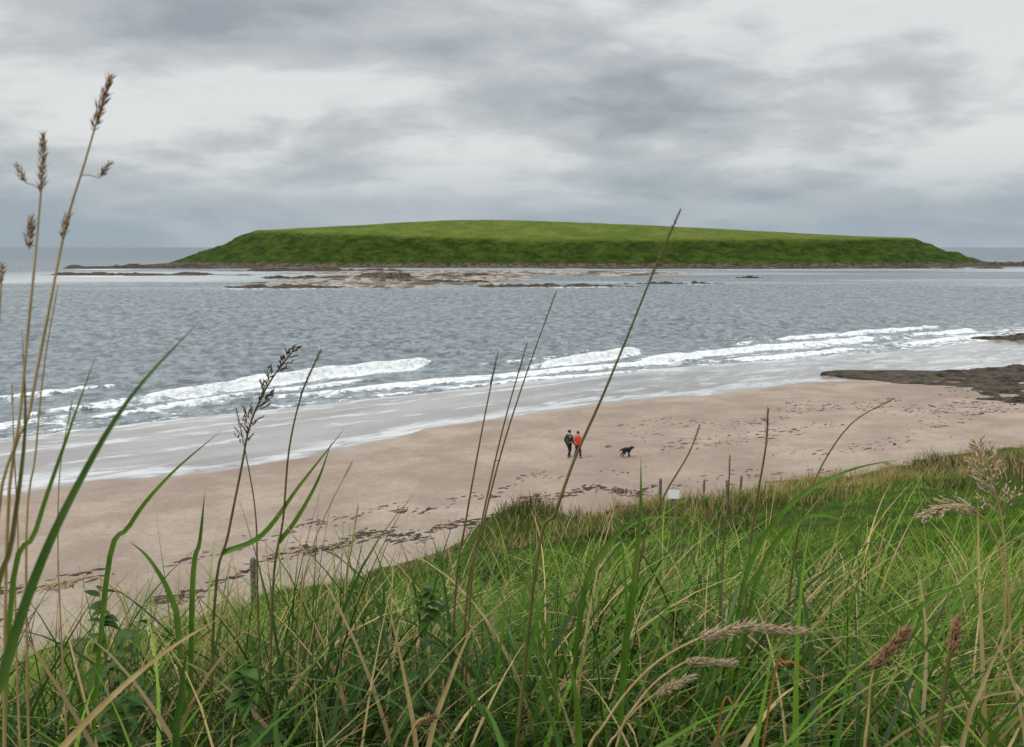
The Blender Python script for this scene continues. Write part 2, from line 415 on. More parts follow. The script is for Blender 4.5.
isl = mesh_np('island', np.stack([X, Y, Z], -1), grid_faces(*X.shape), M['island'], attrs=dict(face=face))
tag(isl, 'long low flat topped green island across the water', 'island', kind='structure')

# ------------------------------------------------------------------ rocks, sandbar
def rock_mesh(name, cx, cy, rx, ry, h, seed, mat, base, rough=1.0, rings=44, segs=170, smooth=False, rug=1.0, cut=.36, fq=1.0):
    a = np.linspace(0, 2*np.pi, segs, endpoint=False); r = np.linspace(0.02, 1, rings)
    R, A = np.meshgrid(r, a, indexing='ij')
    pr = .5+1.0*fbm(np.cos(A)*1.9+5, np.sin(A)*1.9+5, 5, seed)*rough+(1-rough)*.3
    x = np.cos(A)*R*pr*rx; y = np.sin(A)*R*pr*ry
    sc = fq*7.0/max(4.0, (rx*ry)**.5)
    n = fbm(x*sc*.45+9, y*sc*.7+3, 5, seed+3); n2 = fbm(x*sc*1.6, y*sc*2.2, 3, seed+9)
    z = h*(1-R**5)*((n-cut)*3.0*rug+(1-rug)*.6)+h*.35*(n2-.5)*rug
    z = .55*z+.45*np.round(z/(h*.3))*(h*.3)
    z = np.minimum(z, h*1.15)-.4*h*R**8
    z[-1] -= .8
    i = np.arange(rings*segs).reshape(rings, segs)
    f = np.stack([i[:-1], np.roll(i[:-1], -1, 1), np.roll(i[1:], -1, 1), i[1:]], -1).reshape(-1, 4)[:, ::-1]
    o = mesh_np(name, np.stack([x, y, z], -1), f, mat, smooth=smooth)
    o.location = (cx, cy, base)
    return o
bar = rock_mesh('sandbar', -44, 445, 66, 95, 1.0, 5, M['bar'], -.05, rug=.7, cut=.38)
tag(bar, 'low pale sandbar with dark stones in front of the island', 'sandbar', kind='structure')
bar2 = rock_mesh('sandbar', -10, 560, 120, 70, 1.0, 12, M['bar'], -.05, rug=.75, cut=.40)
tag(bar2, 'long sand flat joining the sandbar to the island foot', 'sandbar', kind='structure')
isl2 = rock_mesh('islet', -60, 470, 15, 14, 3.6, 8, M['island'], .4, smooth=True, rug=.3)
tag(isl2, 'small grassy hummock standing on the sandbar', 'islet', kind='structure')
rocks = [
 ('large flat brown rock shelf on the right of the beach', 60, 102, 24, 12, .62),
 ('smaller flat rock on the sand below the large rock shelf, at right edge', 53, 88, 13, 5.0, .55),
 ('dark rock shelf in the surf at the right edge', 95, 158, 22, 7, 1.0),
 ('thin dark reef at the near left end of the sandbar', -82, 362, 28, 10, 1.2),
 ('dark weedy reef at the near right end of the sandbar', 14, 372, 38, 9, 1.1),
 ('low reef off the right side of the sandbar', 62, 400, 20, 4, 1.0),
 ('small lone rock in the water right of the sandbar', 112, 470, 7, 3, 1.2),
 ('long skerry of low rocks off the left tip of the island', -235, 690, 80, 20, 3.0),
 ('low skerry lying well left of the sandbar', -190, 520, 66, 12, 1.5),
 ('dark rocks between the sandbar and the left slope of the island', -120, 610, 64, 14, 1.9),
 ('rock shelf off the right tip of the island', 392, 762, 80, 26, 3.6),
 ('dark reef before the middle of the island foot', 120, 672, 98, 12, 2.0),
 ('dark reef before the right half of the island foot', 250, 680, 84, 11, 2.2),
 ('small reef left of the green hummock on the sandbar', -100, 470, 22, 10, 1.3),
 ('broken dark reef across the middle of the sandbar', -30, 410, 30, 7, 1.3),
 ('dark stones on the sandbar right of the green hummock', -22, 490, 24, 7, 1.5)]
for i, (lb, cx, cy, rx, ry, h) in enumerate(rocks):
    nr = cy < 130
    base = Hs(cx, cy)-.03 if nr else -.2
    tag(rock_mesh('rock_outcrop', cx, cy, rx, ry, h, 100+i*7, M['rock'], base, cut=.48 if nr else .38, fq=1.4 if nr else 1.0), lb, 'rock')

# ------------------------------------------------------------------ seaweed on the sand
V = []; Q = []; n0 = 0
cnt = 0
while cnt < 2300:
    x = rng.uniform(-22, 62); bb, ww = float(Yb(x)), float(Yw(x)); big = 0
    u = rng.random()
    if x < 8 and u < .6:
        v = (.13 if rng.random() < .8 else .27)+rng.normal(0, .014)+.035*math.sin(x*.55)+.02*math.sin(x*1.7)
        if vnoise(x*.25, v*10, 78) < .54: continue
        big = .06
    elif u > .92 and x > 30:
        v = rng.normal(.40, .09); big = .2
    else:
        v = rng.uniform(.06, .72)+.05*math.sin(x*.3)
        if rng.random() > .04+.96*min(1, max(0, (x-2)/20)): continue
        if fbm(x*.16, v*11, 2, 77) < .50+.14*rng.random(): continue
    y = bb+v*(ww-bb); L = min(.75, abs(rng.normal(0, .12))+.04+big*rng.random()+.35*rng.random()**6); W = L*rng.uniform(.15, .42); az = .58+rng.normal(0, .45)
    k = 9; a = np.linspace(0, 2*np.pi, k, endpoint=False); rr = rng.uniform(.35, 1.35, k)
    ring = []
    for sc, hh in ((1, -.02), (.6, .02+.06*W), (.05, .025+.09*W)):
        lx = np.cos(a)*rr*L*sc; ly = np.sin(a)*rr*W*sc
        px = x+lx*math.cos(az)-ly*math.sin(az); py = y+lx*math.sin(az)+ly*math.cos(az)
        ring.append(np.stack([px, py, H(px, py)+hh*rng.uniform(.6, 1.4, k)], -1))
    V.append(np.concatenate(ring)); i = np.arange(3*k).reshape(3, k)+n0
    Q.append(np.stack([i[:-1], np.roll(i[:-1], -1, 1), np.roll(i[1:], -1, 1), i[1:]], -1).reshape(-1, 4)); n0 += 3*k; cnt += 1
o = mesh_np('seaweed', np.concatenate(V), np.concatenate(Q), M['weed'])
tag(o, 'dark seaweed wrack strewn over the dry sand', 'seaweed', kind='stuff')

# ------------------------------------------------------------------ grass masses
PAL = np.array([[.026, .068, .006], [.074, .172, .011], [.148, .272, .021], [.250, .330, .050], [.54, .41, .18]])
def blades(name, label, x, y, L, w, th0, k, az, col, n, curl=None, g0=.70, dryp=.12, mat='grass'):
    N = len(x); z = H(x, y)-.03
    t = np.linspace(0, 1, n+1)
    P = np.zeros((N, n+1, 3)); P[:, 0] = np.stack([x, y, z], -1)
    for j in range(n):
        th = th0+k*((j+.5)/n)**1.3
        aa = az+(curl*(j/n) if curl is not None else 0)
        st = np.stack([np.sin(th)*np.cos(aa), np.sin(th)*np.sin(aa), np.cos(th)], -1)*(L/n)[:, None]
        P[:, j+1] = P[:, j]+st
    tw = rng.normal(0, .6, N)
    sd = np.stack([-np.sin(az+tw), np.cos(az+tw), rng.normal(0, .15, N)], -1)
    wt = (1-t**1.7)*(.75+.25*np.minimum(1, t*6)); wt[-1] = .02
    off = sd[:, None, :]*(w[:, None]*wt[None, :]*.5)[..., None]
    VV = np.stack([P-off, P+off], 2)
    cc = col[:, None, None, :]*np.ones((N, n+1, 2, 3))
    base_shade = (g0+(1.12-g0)*t)[None, :, None, None]  # painted shade: blade colour darkens toward the base
    cc = cc*base_shade
    dry = (rng.random(N) < dryp)[:, None, None, None]*np.clip((t-.75)*4, 0, 1)[None, :, None, None]*.7
    cc = cc*(1-dry)+np.array([.44, .33, .13])*dry
    base = (np.arange(N)*(n+1)*2)[:, None]+(np.arange(n)*2)[None, :]
    f = np.stack([base, base+1, base+3, base+2], -1).reshape(-1, 4)
    o = mesh_np(name, VV, f, M[mat], cols=cc)
    return tag(o, label, 'grass', kind='stuff')
def palette(x, y, N, straw=.1, bright=.5, con=1.2):
    f = fbm(x*.35, y*.35, 3, 121)
    v = np.clip((f-.5)*3.2+bright+(fbm(x*con, y*con, 2, 127)-.5)*1.5+rng.normal(0, .2, N), 0, .999)*3
    i = np.floor(v).astype(int); fr = (v-i)[:, None]
    c = PAL[i]*(1-fr)+PAL[np.minimum(i+1, 3)]*fr
    s = rng.random(N) < straw*(0.2+1.6*fbm(x*.5+7, y*.5, 3, 131))
    c[s] = PAL[4]*rng.uniform(.55, 1.1, (s.sum(), 1))
    return c*rng.uniform(.75, 1.25, (N, 1))
def scatter(N, y0, y1, tuft, tr, pw=1.0, xlo=None, xhi=None):
    nt = N//tuft
    u = rng.random(nt); yy = (y0**(pw+1)+(y1**(pw+1)-y0**(pw+1))*u)**(1/(pw+1))
    if xlo is None: xx = rng.uniform(-1, 1, nt)*(.60*yy+1.2)
    else: xx = rng.uniform(xlo, xhi, nt)*yy
    x = np.repeat(xx, tuft)+rng.normal(0, 1, nt*tuft)*tr; y = np.repeat(yy, tuft)+rng.normal(0, 1, nt*tuft)*tr
    ta = np.repeat(rng.uniform(0, 2*np.pi, nt), tuft)
    ts = np.repeat(rng.uniform(.55, 1.4, nt), tuft)
    return x, y, ta, ts
# nearest long grass: dark understorey
x, y, ta, ts = scatter(26000, 1.7, 7.5, 34, .09, .5)
N = len(x)
az = rng.uniform(0, 2*np.pi, N)*.55+ta*.45
az = np.where(rng.random(N) < .4, rng.normal(.2, .8, N), az)
L = rng.uniform(.28, .72, N)*ts*(.75+.6*fbm(x*.5, y*.5, 3, 141))
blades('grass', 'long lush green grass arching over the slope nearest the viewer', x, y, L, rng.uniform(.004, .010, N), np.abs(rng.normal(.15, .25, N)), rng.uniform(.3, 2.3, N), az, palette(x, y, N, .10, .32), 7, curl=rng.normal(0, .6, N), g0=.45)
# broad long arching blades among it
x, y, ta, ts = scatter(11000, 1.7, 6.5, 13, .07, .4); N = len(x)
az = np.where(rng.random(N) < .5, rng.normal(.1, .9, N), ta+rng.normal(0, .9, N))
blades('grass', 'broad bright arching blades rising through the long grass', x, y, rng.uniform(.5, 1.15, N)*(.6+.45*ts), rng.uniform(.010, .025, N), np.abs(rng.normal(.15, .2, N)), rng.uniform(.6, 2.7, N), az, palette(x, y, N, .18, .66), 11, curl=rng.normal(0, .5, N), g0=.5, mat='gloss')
# tall arching tussock at the right
x, y, ta, ts = scatter(900, 2.6, 5.0, 14, .09, .6, .02, .52); N = len(x)
az = np.where(rng.random(N) < .7, rng.normal(.1, .7, N), rng.uniform(0, 6.28, N))
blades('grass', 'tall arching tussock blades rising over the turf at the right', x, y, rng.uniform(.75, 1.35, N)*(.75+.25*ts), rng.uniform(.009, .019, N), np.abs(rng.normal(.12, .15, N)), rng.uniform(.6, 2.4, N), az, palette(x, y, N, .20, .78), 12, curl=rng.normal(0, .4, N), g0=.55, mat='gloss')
# ragged clump of tall weeds and dry stems at the left
x, y, ta, ts = scatter(800, 2.6, 5.0, 12, .12, .6, -.48, -.16); N = len(x)
az = rng.uniform(0, 6.28, N)
blades('grass', 'ragged clump of tall blades and dry stems at the left', x, y, rng.uniform(.55, 1.2, N)*(.7+.3*ts), rng.uniform(.003, .012, N), np.abs(rng.normal(.1, .15, N)), rng.uniform(.2, 1.7, N), az, palette(x, y, N, .40, .60), 9, curl=rng.normal(0, .4, N), g0=.6, mat='gloss')
# tall thin emergent stems
x, y, ta, ts = scatter(1000, 2.6, 9.0, 3, .14, .6); N = len(x)
blades('grass', 'sparse tall thin stems and blades standing above the long grass', x, y, rng.uniform(.6, 1.2, N), rng.uniform(.003, .008, N), np.abs(rng.normal(.08, .14, N)), rng.uniform(.1, 1.1, N), rng.normal(.2, 1.0, N), palette(x, y, N, .5, .6), 8)
# middle slope
x, y, ta, ts = scatter(52000, 6.5, 18, 30, .12, .6); N = len(x)
lawn = sstep(8.5, 12, y)*sstep(.02, .15, x/y)
L = rng.uniform(.20, .62, N)*ts*(.35+1.3*fbm(x*.22, y*.22, 3, 151))*(1-.66*lawn)
az = rng.uniform(0, 2*np.pi, N)*.6+ta*.4
c = palette(x, y, N, .10, .44, .8); c2 = palette(x, y, N, .02, .60, .4)*np.array([.82, 1.06, .7]); c = c*(1-lawn[:, None])+c2*lawn[:, None]
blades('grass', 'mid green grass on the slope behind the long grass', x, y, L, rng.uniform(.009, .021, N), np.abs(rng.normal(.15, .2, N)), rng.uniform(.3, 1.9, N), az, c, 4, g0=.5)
# lower slope
x, y, ta, ts = scatter(80000, 17, 62, 20, .22, .6); N = len(x)
bb = Yb(x); ed = (fbm(x*.35, y*.35, 4, 21)-.5)*6.5
keep = (y < bb+ed-.2) & (rng.random(N) > .85*sstep(-2.5, .5, y-bb-ed)); x, y, ts, bb = x[keep], y[keep], ts[keep], bb[keep]; N = len(x)
sfr = y/bb
mar = sstep(.60, .80, sfr+(fbm(x*.2, y*.2, 3, 161)-.5)*.4)
tall = .55+.45*sstep(-6, 4, x)
L = (rng.uniform(.08, .20, N)*(1-mar)+rng.uniform(.3, .8, N)*mar*tall)*ts
c = palette(x, y, N, .02, .64, .4)*np.array([.82, 1.07, .7])
strw = np.where(rng.random(N)[:, None] < .16*sstep(4, 16, x)[:, None], PAL[4]*.85, palette(x, y, N, .32, .54, .5)*np.array([1.3, 1.0, 1.5]))
c = c*(1-mar[:, None])+strw*mar[:, None]
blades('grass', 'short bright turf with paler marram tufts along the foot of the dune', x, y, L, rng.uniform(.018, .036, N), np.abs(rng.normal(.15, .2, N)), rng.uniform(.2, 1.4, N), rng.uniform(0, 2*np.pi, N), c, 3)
x, y, ta, ts = scatter(48000, 26, 95, 34, .30, .8); N = len(x)
bb = Yb(x); ed = (fbm(x*.35, y*.35, 4, 21)-.5)*6.5
keep = (y < bb+ed) & (y > bb*.64) & (rng.random(N) > .85*sstep(-2.5, .5, y-bb-ed)); x, y, ts = x[keep], y[keep], ts[keep]; N = len(x)
tall = .5+.5*sstep(-6, 4, x)
cm = np.where(rng.random(N)[:, None] < .22*sstep(4, 16, x)[:, None], PAL[4]*.85, palette(x, y, N, .36, .54, .5)*np.array([1.3, 1.0, 1.5]))
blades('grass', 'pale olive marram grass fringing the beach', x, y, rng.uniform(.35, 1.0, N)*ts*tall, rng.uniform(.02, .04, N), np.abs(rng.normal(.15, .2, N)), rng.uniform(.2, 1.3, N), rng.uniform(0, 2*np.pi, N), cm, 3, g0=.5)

# ------------------------------------------------------------------ single stalks and grass blades one can point at
def smooth_path(P, sub=5):
    P = [P[0]*2-P[1]]+P+[P[-1]*2-P[-2]]; R = []
    for i in range(1, len(P)-2):
        p0, p1, p2, p3 = P[i-1:i+3]
        for k in range(sub):
            t = k/sub
            R.append(.5*((2*p1)+(p2-p0)*t+(2*p0-5*p1+4*p2-p3)*t*t+(3*p1-p0-3*p2+p3)*t**3))
    R.append(P[-2]); return R
def path(pts, Y, lean=0.0):
    n = len(pts)
    P = [at(a, c, Y+lean*(1-i/(n-1))) for i, (a, c) in enumerate(pts)]
    d = P[-1]-P[-2]; g = Hs(P[-1].x, P[-1].y)
    if P[-1].z > g+.02:
        q = P[-1]+Vector((max(-.5, min(.5, d.x/max(abs(d.z), .05)))*.3*(P[-1].z-g), 0, 0)); q.z = Hs(q.x, q.y)-.02
        P.append(q)
    return smooth_path(P)
def spike(mb, p0, p1, rad, n, sl, sw, spread=.5):
    ax = p1-p0; d = ax.normalized(); a = d.cross(Vector((.2, 1, .1))).normalized(); b2 = d.cross(a)
    for i in range(n):
        t = (i+.5)/n; th = i*2.4
        env = math.sin(math.pi*min(1, .12+t*.9))**.6
        o = a*math.cos(th)+b2*math.sin(th)
        p = p0+ax*t+o*rad*.35*env*random.uniform(.3, 1.2)+d*random.uniform(-.5, .5)*sl*.5
        mb.lance(p, d+o*spread*random.uniform(.3, 1.6), sl*random.uniform(.6, 1.4), sw*random.uniform(.7, 1.3))
def stalk(label, pts, Y, r, stem_mat, heads=(), head_mat='brown', lean=0.0, panicle=None, leaf=None, fuzz=1.0):
    P = path(pts, Y, lean); root = P[-1]; px = Y/F
    e = empty('grass_stalk', root); tag(e, label, 'grass stalk')
    n = len(P); mb = MB()
    mb.tube(P[::-1], [r*px*(.35+.65*(1-i/(n-1)))+.0002 for i in range(n)], 6); mb.build('stem', M[stem_mat], e, root)
    for (a, c, rd, dens) in heads:
        p0, p1 = at(*a, Y+lean*.8), at(*c, Y+lean); mb = MB()
        near = min(P, key=lambda q: (q-p0).length)
        if (near-p0).length > 3*px: mb.tube([near, (near+p0)*.5+Vector((0, 0, .002)), p0, p1], [r*px*.3]*4, 5)
        spike(mb, p0, p1, rd*px, int(dens*1.8*fuzz), rd*px*1.5, rd*px*.26)
        mb.build('seed_head', M[head_mat], e, root)
    if panicle:
        i0, cnt, bl, sl = panicle; mb = MB()
        for k in range(cnt):
            t = k/cnt; idx = int(t*i0); p = P[idx].lerp(P[idx+1], t*i0-idx); d = (P[max(idx-1, 0)]-P[idx+1]).normalized()
            th = random.uniform(0, 6.28); o = Vector((math.cos(th), .6*math.sin(th), .1)).normalized()
            ln = bl*px*(.4+.8*t)*random.uniform(.5, 1.25); dr = (d*1.0+o*.6).normalized()
            q1 = p+dr*ln*.5; q2 = p+dr*ln+o*ln*.2-Vector((0, 0, ln*.25))
            mb.tube([p, q1, q2], [r*px*.16]*3, 4)
            for m2 in range(4):
                f = .4+.6*m2/3; b = p.lerp(q2, f)
                mb.lance(b, dr+Vector((random.uniform(-.6, .6), random.uniform(-.6, .6), random.uniform(-.5, .3))), sl*px*random.uniform(.7, 1.2), sl*px*.30)
        mb.build('seed_head', M[head_mat], e, root)
    if leaf:
        lp, lw, lm = leaf; q = [at(a, c, Y) for a, c in lp]; near = min(P, key=lambda v: (v-q[-1]).length); q[-1] = near
        R = smooth_path(q); m = len(R); mb = MB()
        mb.ribbon(R[::-1], [lw*px*(1-(i/(m-1))**1.8)+.0003 for i in range(m)]); mb.build('leaf', M[lm], e, root)
def blade(label, pts, Y, w, mat, lean=0.0, name='grass_blade'):  # each object is one single blade of grass
    P = path(pts, Y, lean)[::-1]; root = P[0]; m = len(P); px = Y/F; mb = MB()
    mb.ribbon(P, [w*px*(.55+.45*min(1, 3*i/m))*(1-(i/(m-1))**2.2)+.0003 for i in range(m)])
    o = mb.build(name, M[mat], None, root); tag(o, label, 'grass blade'); return o

stalk('tallest stalk at the left, brown cocksfoot head highest against the clouds', [(110, 78), (96, 124), (84, 165), (66, 225), (47, 320), (30, 410), (6, 560)], 1.25, 1.8, 'straw',
      [((93, 130), (110, 78), 6, 60), ((62, 239), (67, 216), 5, 26), ((99, 178), (109, 165), 4.5, 20)])
stalk('second tallest stalk at the left, with a blunt upright brown head', [(44, 138), (41, 190), (35, 260), (28, 330), (18, 430), (-6, 600)], 1.2, 1.8, 'straw',
      [((41, 192), (43, 136), 5.5, 60), ((26, 183), (17, 166), 4.5, 22), ((29, 249), (31, 221), 6, 34)])
stalk('short stalk with a tiny seed head cut by the left edge, above the sea', [(2, 268), (-2, 330), (-14, 460), (-25, 600)], 1.3, 1.8, 'straw', [((0, 284), (2, 266), 4.5, 20)])
stalk('thin straw stem without a head between the two tallest stalks at left', [(58, 285), (45, 360), (36, 450), (26, 600)], 1.4, 1.3, 'straw')
stalk('short thin straw stem at the far left over the surf', [(12, 385), (14, 450), (18, 540), (16, 640)], 1.6, 1.2, 'straw', [((12, 405), (12, 385), 2.4, 16)])
stalk('very fine straw stem crossing the narrow blade at the left', [(72, 400), (60, 470), (58, 550), (62, 650)], 1.8, 1.0, 'straw', [((68, 424), (72, 400), 2.2, 16)])
blade('broad out of focus green blade sweeping from the left edge over the sea', [(206, 314), (130, 398), (75, 490), (34, 580), (2, 680), (-20, 790)], 1.05, 12, 'deep')
blade('narrow green blade rising beside the broad blade at the left edge', [(97, 352), (66, 440), (36, 530), (8, 640)], 1.3, 6, 'green')
blade('thin olive blade at far left crossing the two tall stalks', [(22, 330), (25, 430), (12, 540), (-8, 680)], 1.2, 6, 'olive')
blade('pale straw blade lying across the bottom left corner', [(226, 614), (165, 652), (105, 703), (48, 765), (10, 830)], 1.55, 9, 'straw')
blade('upright blue green blade beside the straw blade at the bottom left', [(188, 640), (180, 700), (176, 770)], 1.7, 9, 'deep')
stalk('stalk with a drooping oat like panicle, over the surf left of centre', [(294, 349), (268, 385), (250, 425), (241, 470), (228, 535), (214, 610)], 2.6, 1.8, 'olive', head_mat='dark', panicle=(13, 44, 17, 6.5), leaf=([(345, 428), (300, 485), (262, 535), (232, 560)], 6, 'green'))
stalk('slender dark stalk just right of the drooping panicle', [(321, 349), (302, 393), (289, 450), (283, 520), (272, 605)], 2.6, 1.6, 'olive', [((300, 396), (321, 350), 2.6, 26)], 'dark', leaf=([(332, 440), (318, 480), (296, 520), (282, 545)], 5, 'green'))
stalk('fine stem leaning left between the drooping panicle and its dark neighbour', [(236, 408), (247, 460), (256, 520), (258, 610)], 2.7, 1.1, 'olive', [((240, 428), (236, 408), 2.2, 14)], 'dark')
stalk('fine straw stem leaning right of the slender dark stalk', [(352, 462), (330, 505), (312, 550), (300, 620)], 2.8, 1.1, 'straw', [((344, 478), (352, 462), 2.2, 14)], 'brown')
stalk('longest thin stalk at centre, its tip crossing in front of the island', [(681, 209), (655, 268), (626, 340), (600, 402), (575, 458), (556, 512), (534, 580)], 2.0, 1.9, 'olive', [((648, 284), (680, 210), 2.6, 44)], 'dark')
stalk('leftmost of the slim reeds before the beach at centre', [(498, 352), (483, 425), (466, 520), (455, 600)], 3.0, 1.4, 'olive', [((490, 385), (498, 352), 2, 16)], 'dark')
stalk('slim reed between two others before the beach at centre', [(527, 343), (503, 428), (480, 530), (466, 610)], 3.0, 1.4, 'olive', [((518, 375), (527, 343), 2, 16)], 'dark')
stalk('reed leaning right with tip over the sandbar water, centre', [(556, 292), (527, 372), (502, 450), (482, 530), (470, 600)], 2.8, 1.3, 'olive', [((545, 322), (556, 292), 1.8, 16)], 'dark')
stalk('upright dark spike over the beach right of the dog', [(768, 408), (766, 445), (757, 500), (748, 570)], 3.2, 1.6, 'olive', [((766, 446), (768, 408), 2.6, 26)], 'dark')
stalk('short upright stalk just left of the upright dark spike', [(730, 455), (728, 500), (722, 570)], 3.3, 1.3, 'olive', [((729, 478), (730, 455), 2, 14)], 'dark')
stalk('thin leaning stalk right of the dog', [(700, 425), (688, 455), (662, 500), (640, 560)], 3.2, 1.3, 'olive', [((694, 442), (700, 425), 2, 14)], 'dark')
stalk('thin stalk below the large rock shelf, bent to the right', [(895, 398), (850, 425), (815, 480), (795, 550)], 3.2, 1.2, 'olive', [((872, 410), (895, 398), 2, 14)], 'dark')
stalk('short thin stalk over the sand left of the slim reeds', [(358, 505), (352, 545), (345, 600)], 3.2, 1.5, 'straw', [((355, 525), (358, 505), 2.2, 14)], 'brown')
blade('broad upright green blade at centre, below the dog', [(641, 455), (640, 520), (632, 600), (622, 690)], 2.4, 9, 'green')
blade('long blade arching right toward the large rock shelf', [(905, 458), (845, 472), (790, 505), (752, 560), (735, 640)], 2.8, 7, 'green')
blade('blade arching from the fence posts side to the lower right', [(880, 560), (840, 520), (800, 520), (765, 560), (745, 640)], 2.8, 6, 'green')
blade('blade bent sharply to the right below the walkers', [(690, 518), (640, 520), (600, 555), (580, 620)], 2.8, 7, 'green')
blade('blade leaning left below the walkers', [(500, 545), (525, 580), (548, 640), (556, 700)], 2.6, 7, 'green')
blade('green blade over the wet sand left of the drooping panicle', [(222, 430), (170, 475), (130, 525), (105, 590)], 2.4, 6, 'green')
blade('dark upright blade on the left with its tip on the dry sand', [(205, 490), (200, 540), (192, 600)], 2.7, 6, 'green')
blade('curved blade on the left leaning toward the dry sand', [(128, 540), (150, 560), (172, 600), (180, 650)], 2.7, 7, 'green')
blade('wide green blade at the bottom middle leaning left', [(560, 640), (575, 690), (580, 770)], 2.0, 9, 'green')
blade('pale blade in the bottom middle leaning right', [(480, 610), (450, 680), (425, 770)], 2.0, 7, 'straw')
blade('pale upright blade just left of the pale blade at bottom middle', [(385, 590), (405, 680), (418, 770)], 2.0, 6, 'straw')
blade('long green blade at the lower right arching right', [(1015, 575), (950, 590), (890, 640), (860, 760)], 2.2, 8, 'green')
blade('pale straw blade slanting at the bottom right corner', [(1018, 610), (985, 680), (958, 770)], 1.8, 8, 'straw')
stalk('largest furry tan seed head, lying level at the lower right', [(803, 631), (745, 626), (700, 638), (650, 668), (606, 722), (580, 790)], 1.7, 1.7, 'straw', [((698, 638), (750, 626), 8, 80), ((745, 627), (805, 631), 7, 80)], 'tan')
stalk('small furry tan seed head just under the largest one', [(731, 663), (690, 660), (640, 700), (610, 780)], 1.7, 1.5, 'straw', [((686, 661), (732, 663), 6, 80)], 'tan')
stalk('lowest tan seed head slanting up at the lower right of centre', [(692, 676), (655, 694), (620, 730), (600, 790)], 1.7, 1.5, 'straw', [((654, 695), (692, 677), 6, 80)], 'tan')
stalk('dark brown furry seed head at the lower right, tilted right', [(906, 632), (875, 668), (868, 720), (862, 790)], 1.6, 2.0, 'straw', [((872, 670), (906, 632), 8, 130)], 'brown')
stalk('brown seed head on a thick pale stem near the right edge', [(957, 622), (950, 655), (943, 700), (934, 790)], 1.5, 3.4, 'olive', [((952, 655), (957, 622), 7, 100)], 'brown')
stalk('small brown seed head at the bottom, left of centre', [(432, 718), (415, 726), (400, 790)], 1.8, 1.8, 'straw', [((414, 727), (434, 717), 5.5, 60)], 'brown')
stalk('tall feathery pale panicle at the right edge above the turf', [(978, 447), (990, 480), (1002, 520), (1006, 590), (1000, 680)], 3.0, 1.6, 'straw', head_mat='tan', panicle=(10, 44, 26, 8))
stalk('lower feathery pale panicle leaning left at the right edge', [(925, 512), (955, 505), (985, 520), (1005, 570), (1010, 660)], 3.0, 1.6, 'straw', head_mat='tan', panicle=(10, 44, 22, 8))
stalk('pale flat panicle on the left lying over the dry sand', [(30, 588), (70, 580), (100, 578), (125, 610), (130, 690)], 2.6, 1.6, 'straw', head_mat='tan', panicle=(9, 34, 20, 8))
blade('rust coloured dead leaf hanging in the grass at the lower right', [(828, 686), (808, 672), (785, 662), (770, 700)], 1.9, 3.5, 'rust')
blade('rust coloured dead blade near the bottom under the tan seed heads', [(745, 728), (735, 708), (724, 700), (715, 770)], 1.9, 3, 'rust')

def leafy(label, px, py, Y):
    g = at(px, py, Y); root = Vector((g.x, Y, Hs(g.x, Y)))
    top = g; e = empty('leafy_plant', root); tag(e, label, 'plant')
    bend = Vector((random.uniform(-.08, .08), 0, 0))
    cen = lambda s: root.lerp(top, s)+bend*math.sin(s*3)
    mb = MB(); mb.tube([cen(i/8) for i in range(9)], [.004*(1-i/10) for i in range(9)], 6); mb.build('stem', M['olive'], e, root)
    mb = MB()
    for i in range(60):
        f = random.uniform(.25, 1); p = cen(f); s = 1.35-.75*f
        a = random.uniform(0, 6.28); d = Vector((math.cos(a), math.sin(a), random.uniform(.0, .6))); l = .085*s*random.uniform(.55, 1.3); dr = random.uniform(.3, .9)
        q = [p+d*l*t+Vector((0, 0, -dr*l*t*t)) for t in (0, .15, .3, .5, .7, .85, 1)]
        mb.ribbon(q, [v*l for v in (.06, .38, .52, .50, .36, .2, .02)], (random.uniform(-.4, .4), random.uniform(-.5, .2), 1))
    mb.build('foliage', M['leaf'], e, root)
leafy('dark leafy weed standing in the grass below the slim reeds', 430, 580, 2.8)
leafy('dark leafy weed in the grass at the lower left', 98, 588, 2.6)
leafy('leafy weed just left of the upright blue green blade', 138, 622, 2.5)
leafy('small leafy weed in the long grass left of centre', 236, 650, 2.3)

# ------------------------------------------------------------------ fence posts and sign
posts = [('short post beside the white sign', 660, 508, 1.1), ('grey fence post just right of the white sign', 703, 503, 1.2), ('leaning grey post between the middle two fence posts', 728, 514, 1.2),
         ('rightmost grey fence post on the dune foot', 740, 501, 1.2), ('lone fence post at the left above the dry sand', 254, 612, 1.1)]
for i, (lb, px, py, h) in enumerate(posts):
    p = hit(px, py); mb = MB(); r = .06
    lean = Vector((.05*math.sin(i*2.3), 0, 1))
    mb.tube([p-Vector((0, 0, .3)), p, p+lean*h*.5, p+lean*(h-.04), p+lean*h], [r*1.05, r, r*.97, r*.95, r*.7], 8)
    tag(mb.build('fence_post', M['wood'], None, p), lb, 'fence post', 'weathered fence posts along the dune foot')
p = hit(673, 518); e = empty('sign', p, 0); tag(e, 'small white notice board on a post at the foot of the dune', 'sign')
mb = MB(); mb.tube([p-Vector((0, 0, .3)), p, p+Vector((0, 0, 1.02))], [.035]*3, 8); mb.build('post', M['wood'], e, p)
mb = MB(); mb.box(p+Vector((0, -.05, .90)), (.40, .02, .36), -.12); mb.build('board', M['white'], e, p, smooth=False)
for dz in (.19, -.19):
    mb = MB(); mb.box(p+Vector((0, -.055, .90+dz)), (.43, .035, .015), -.12); mb.build('frame_rail', M['metal'], e, p, smooth=False)

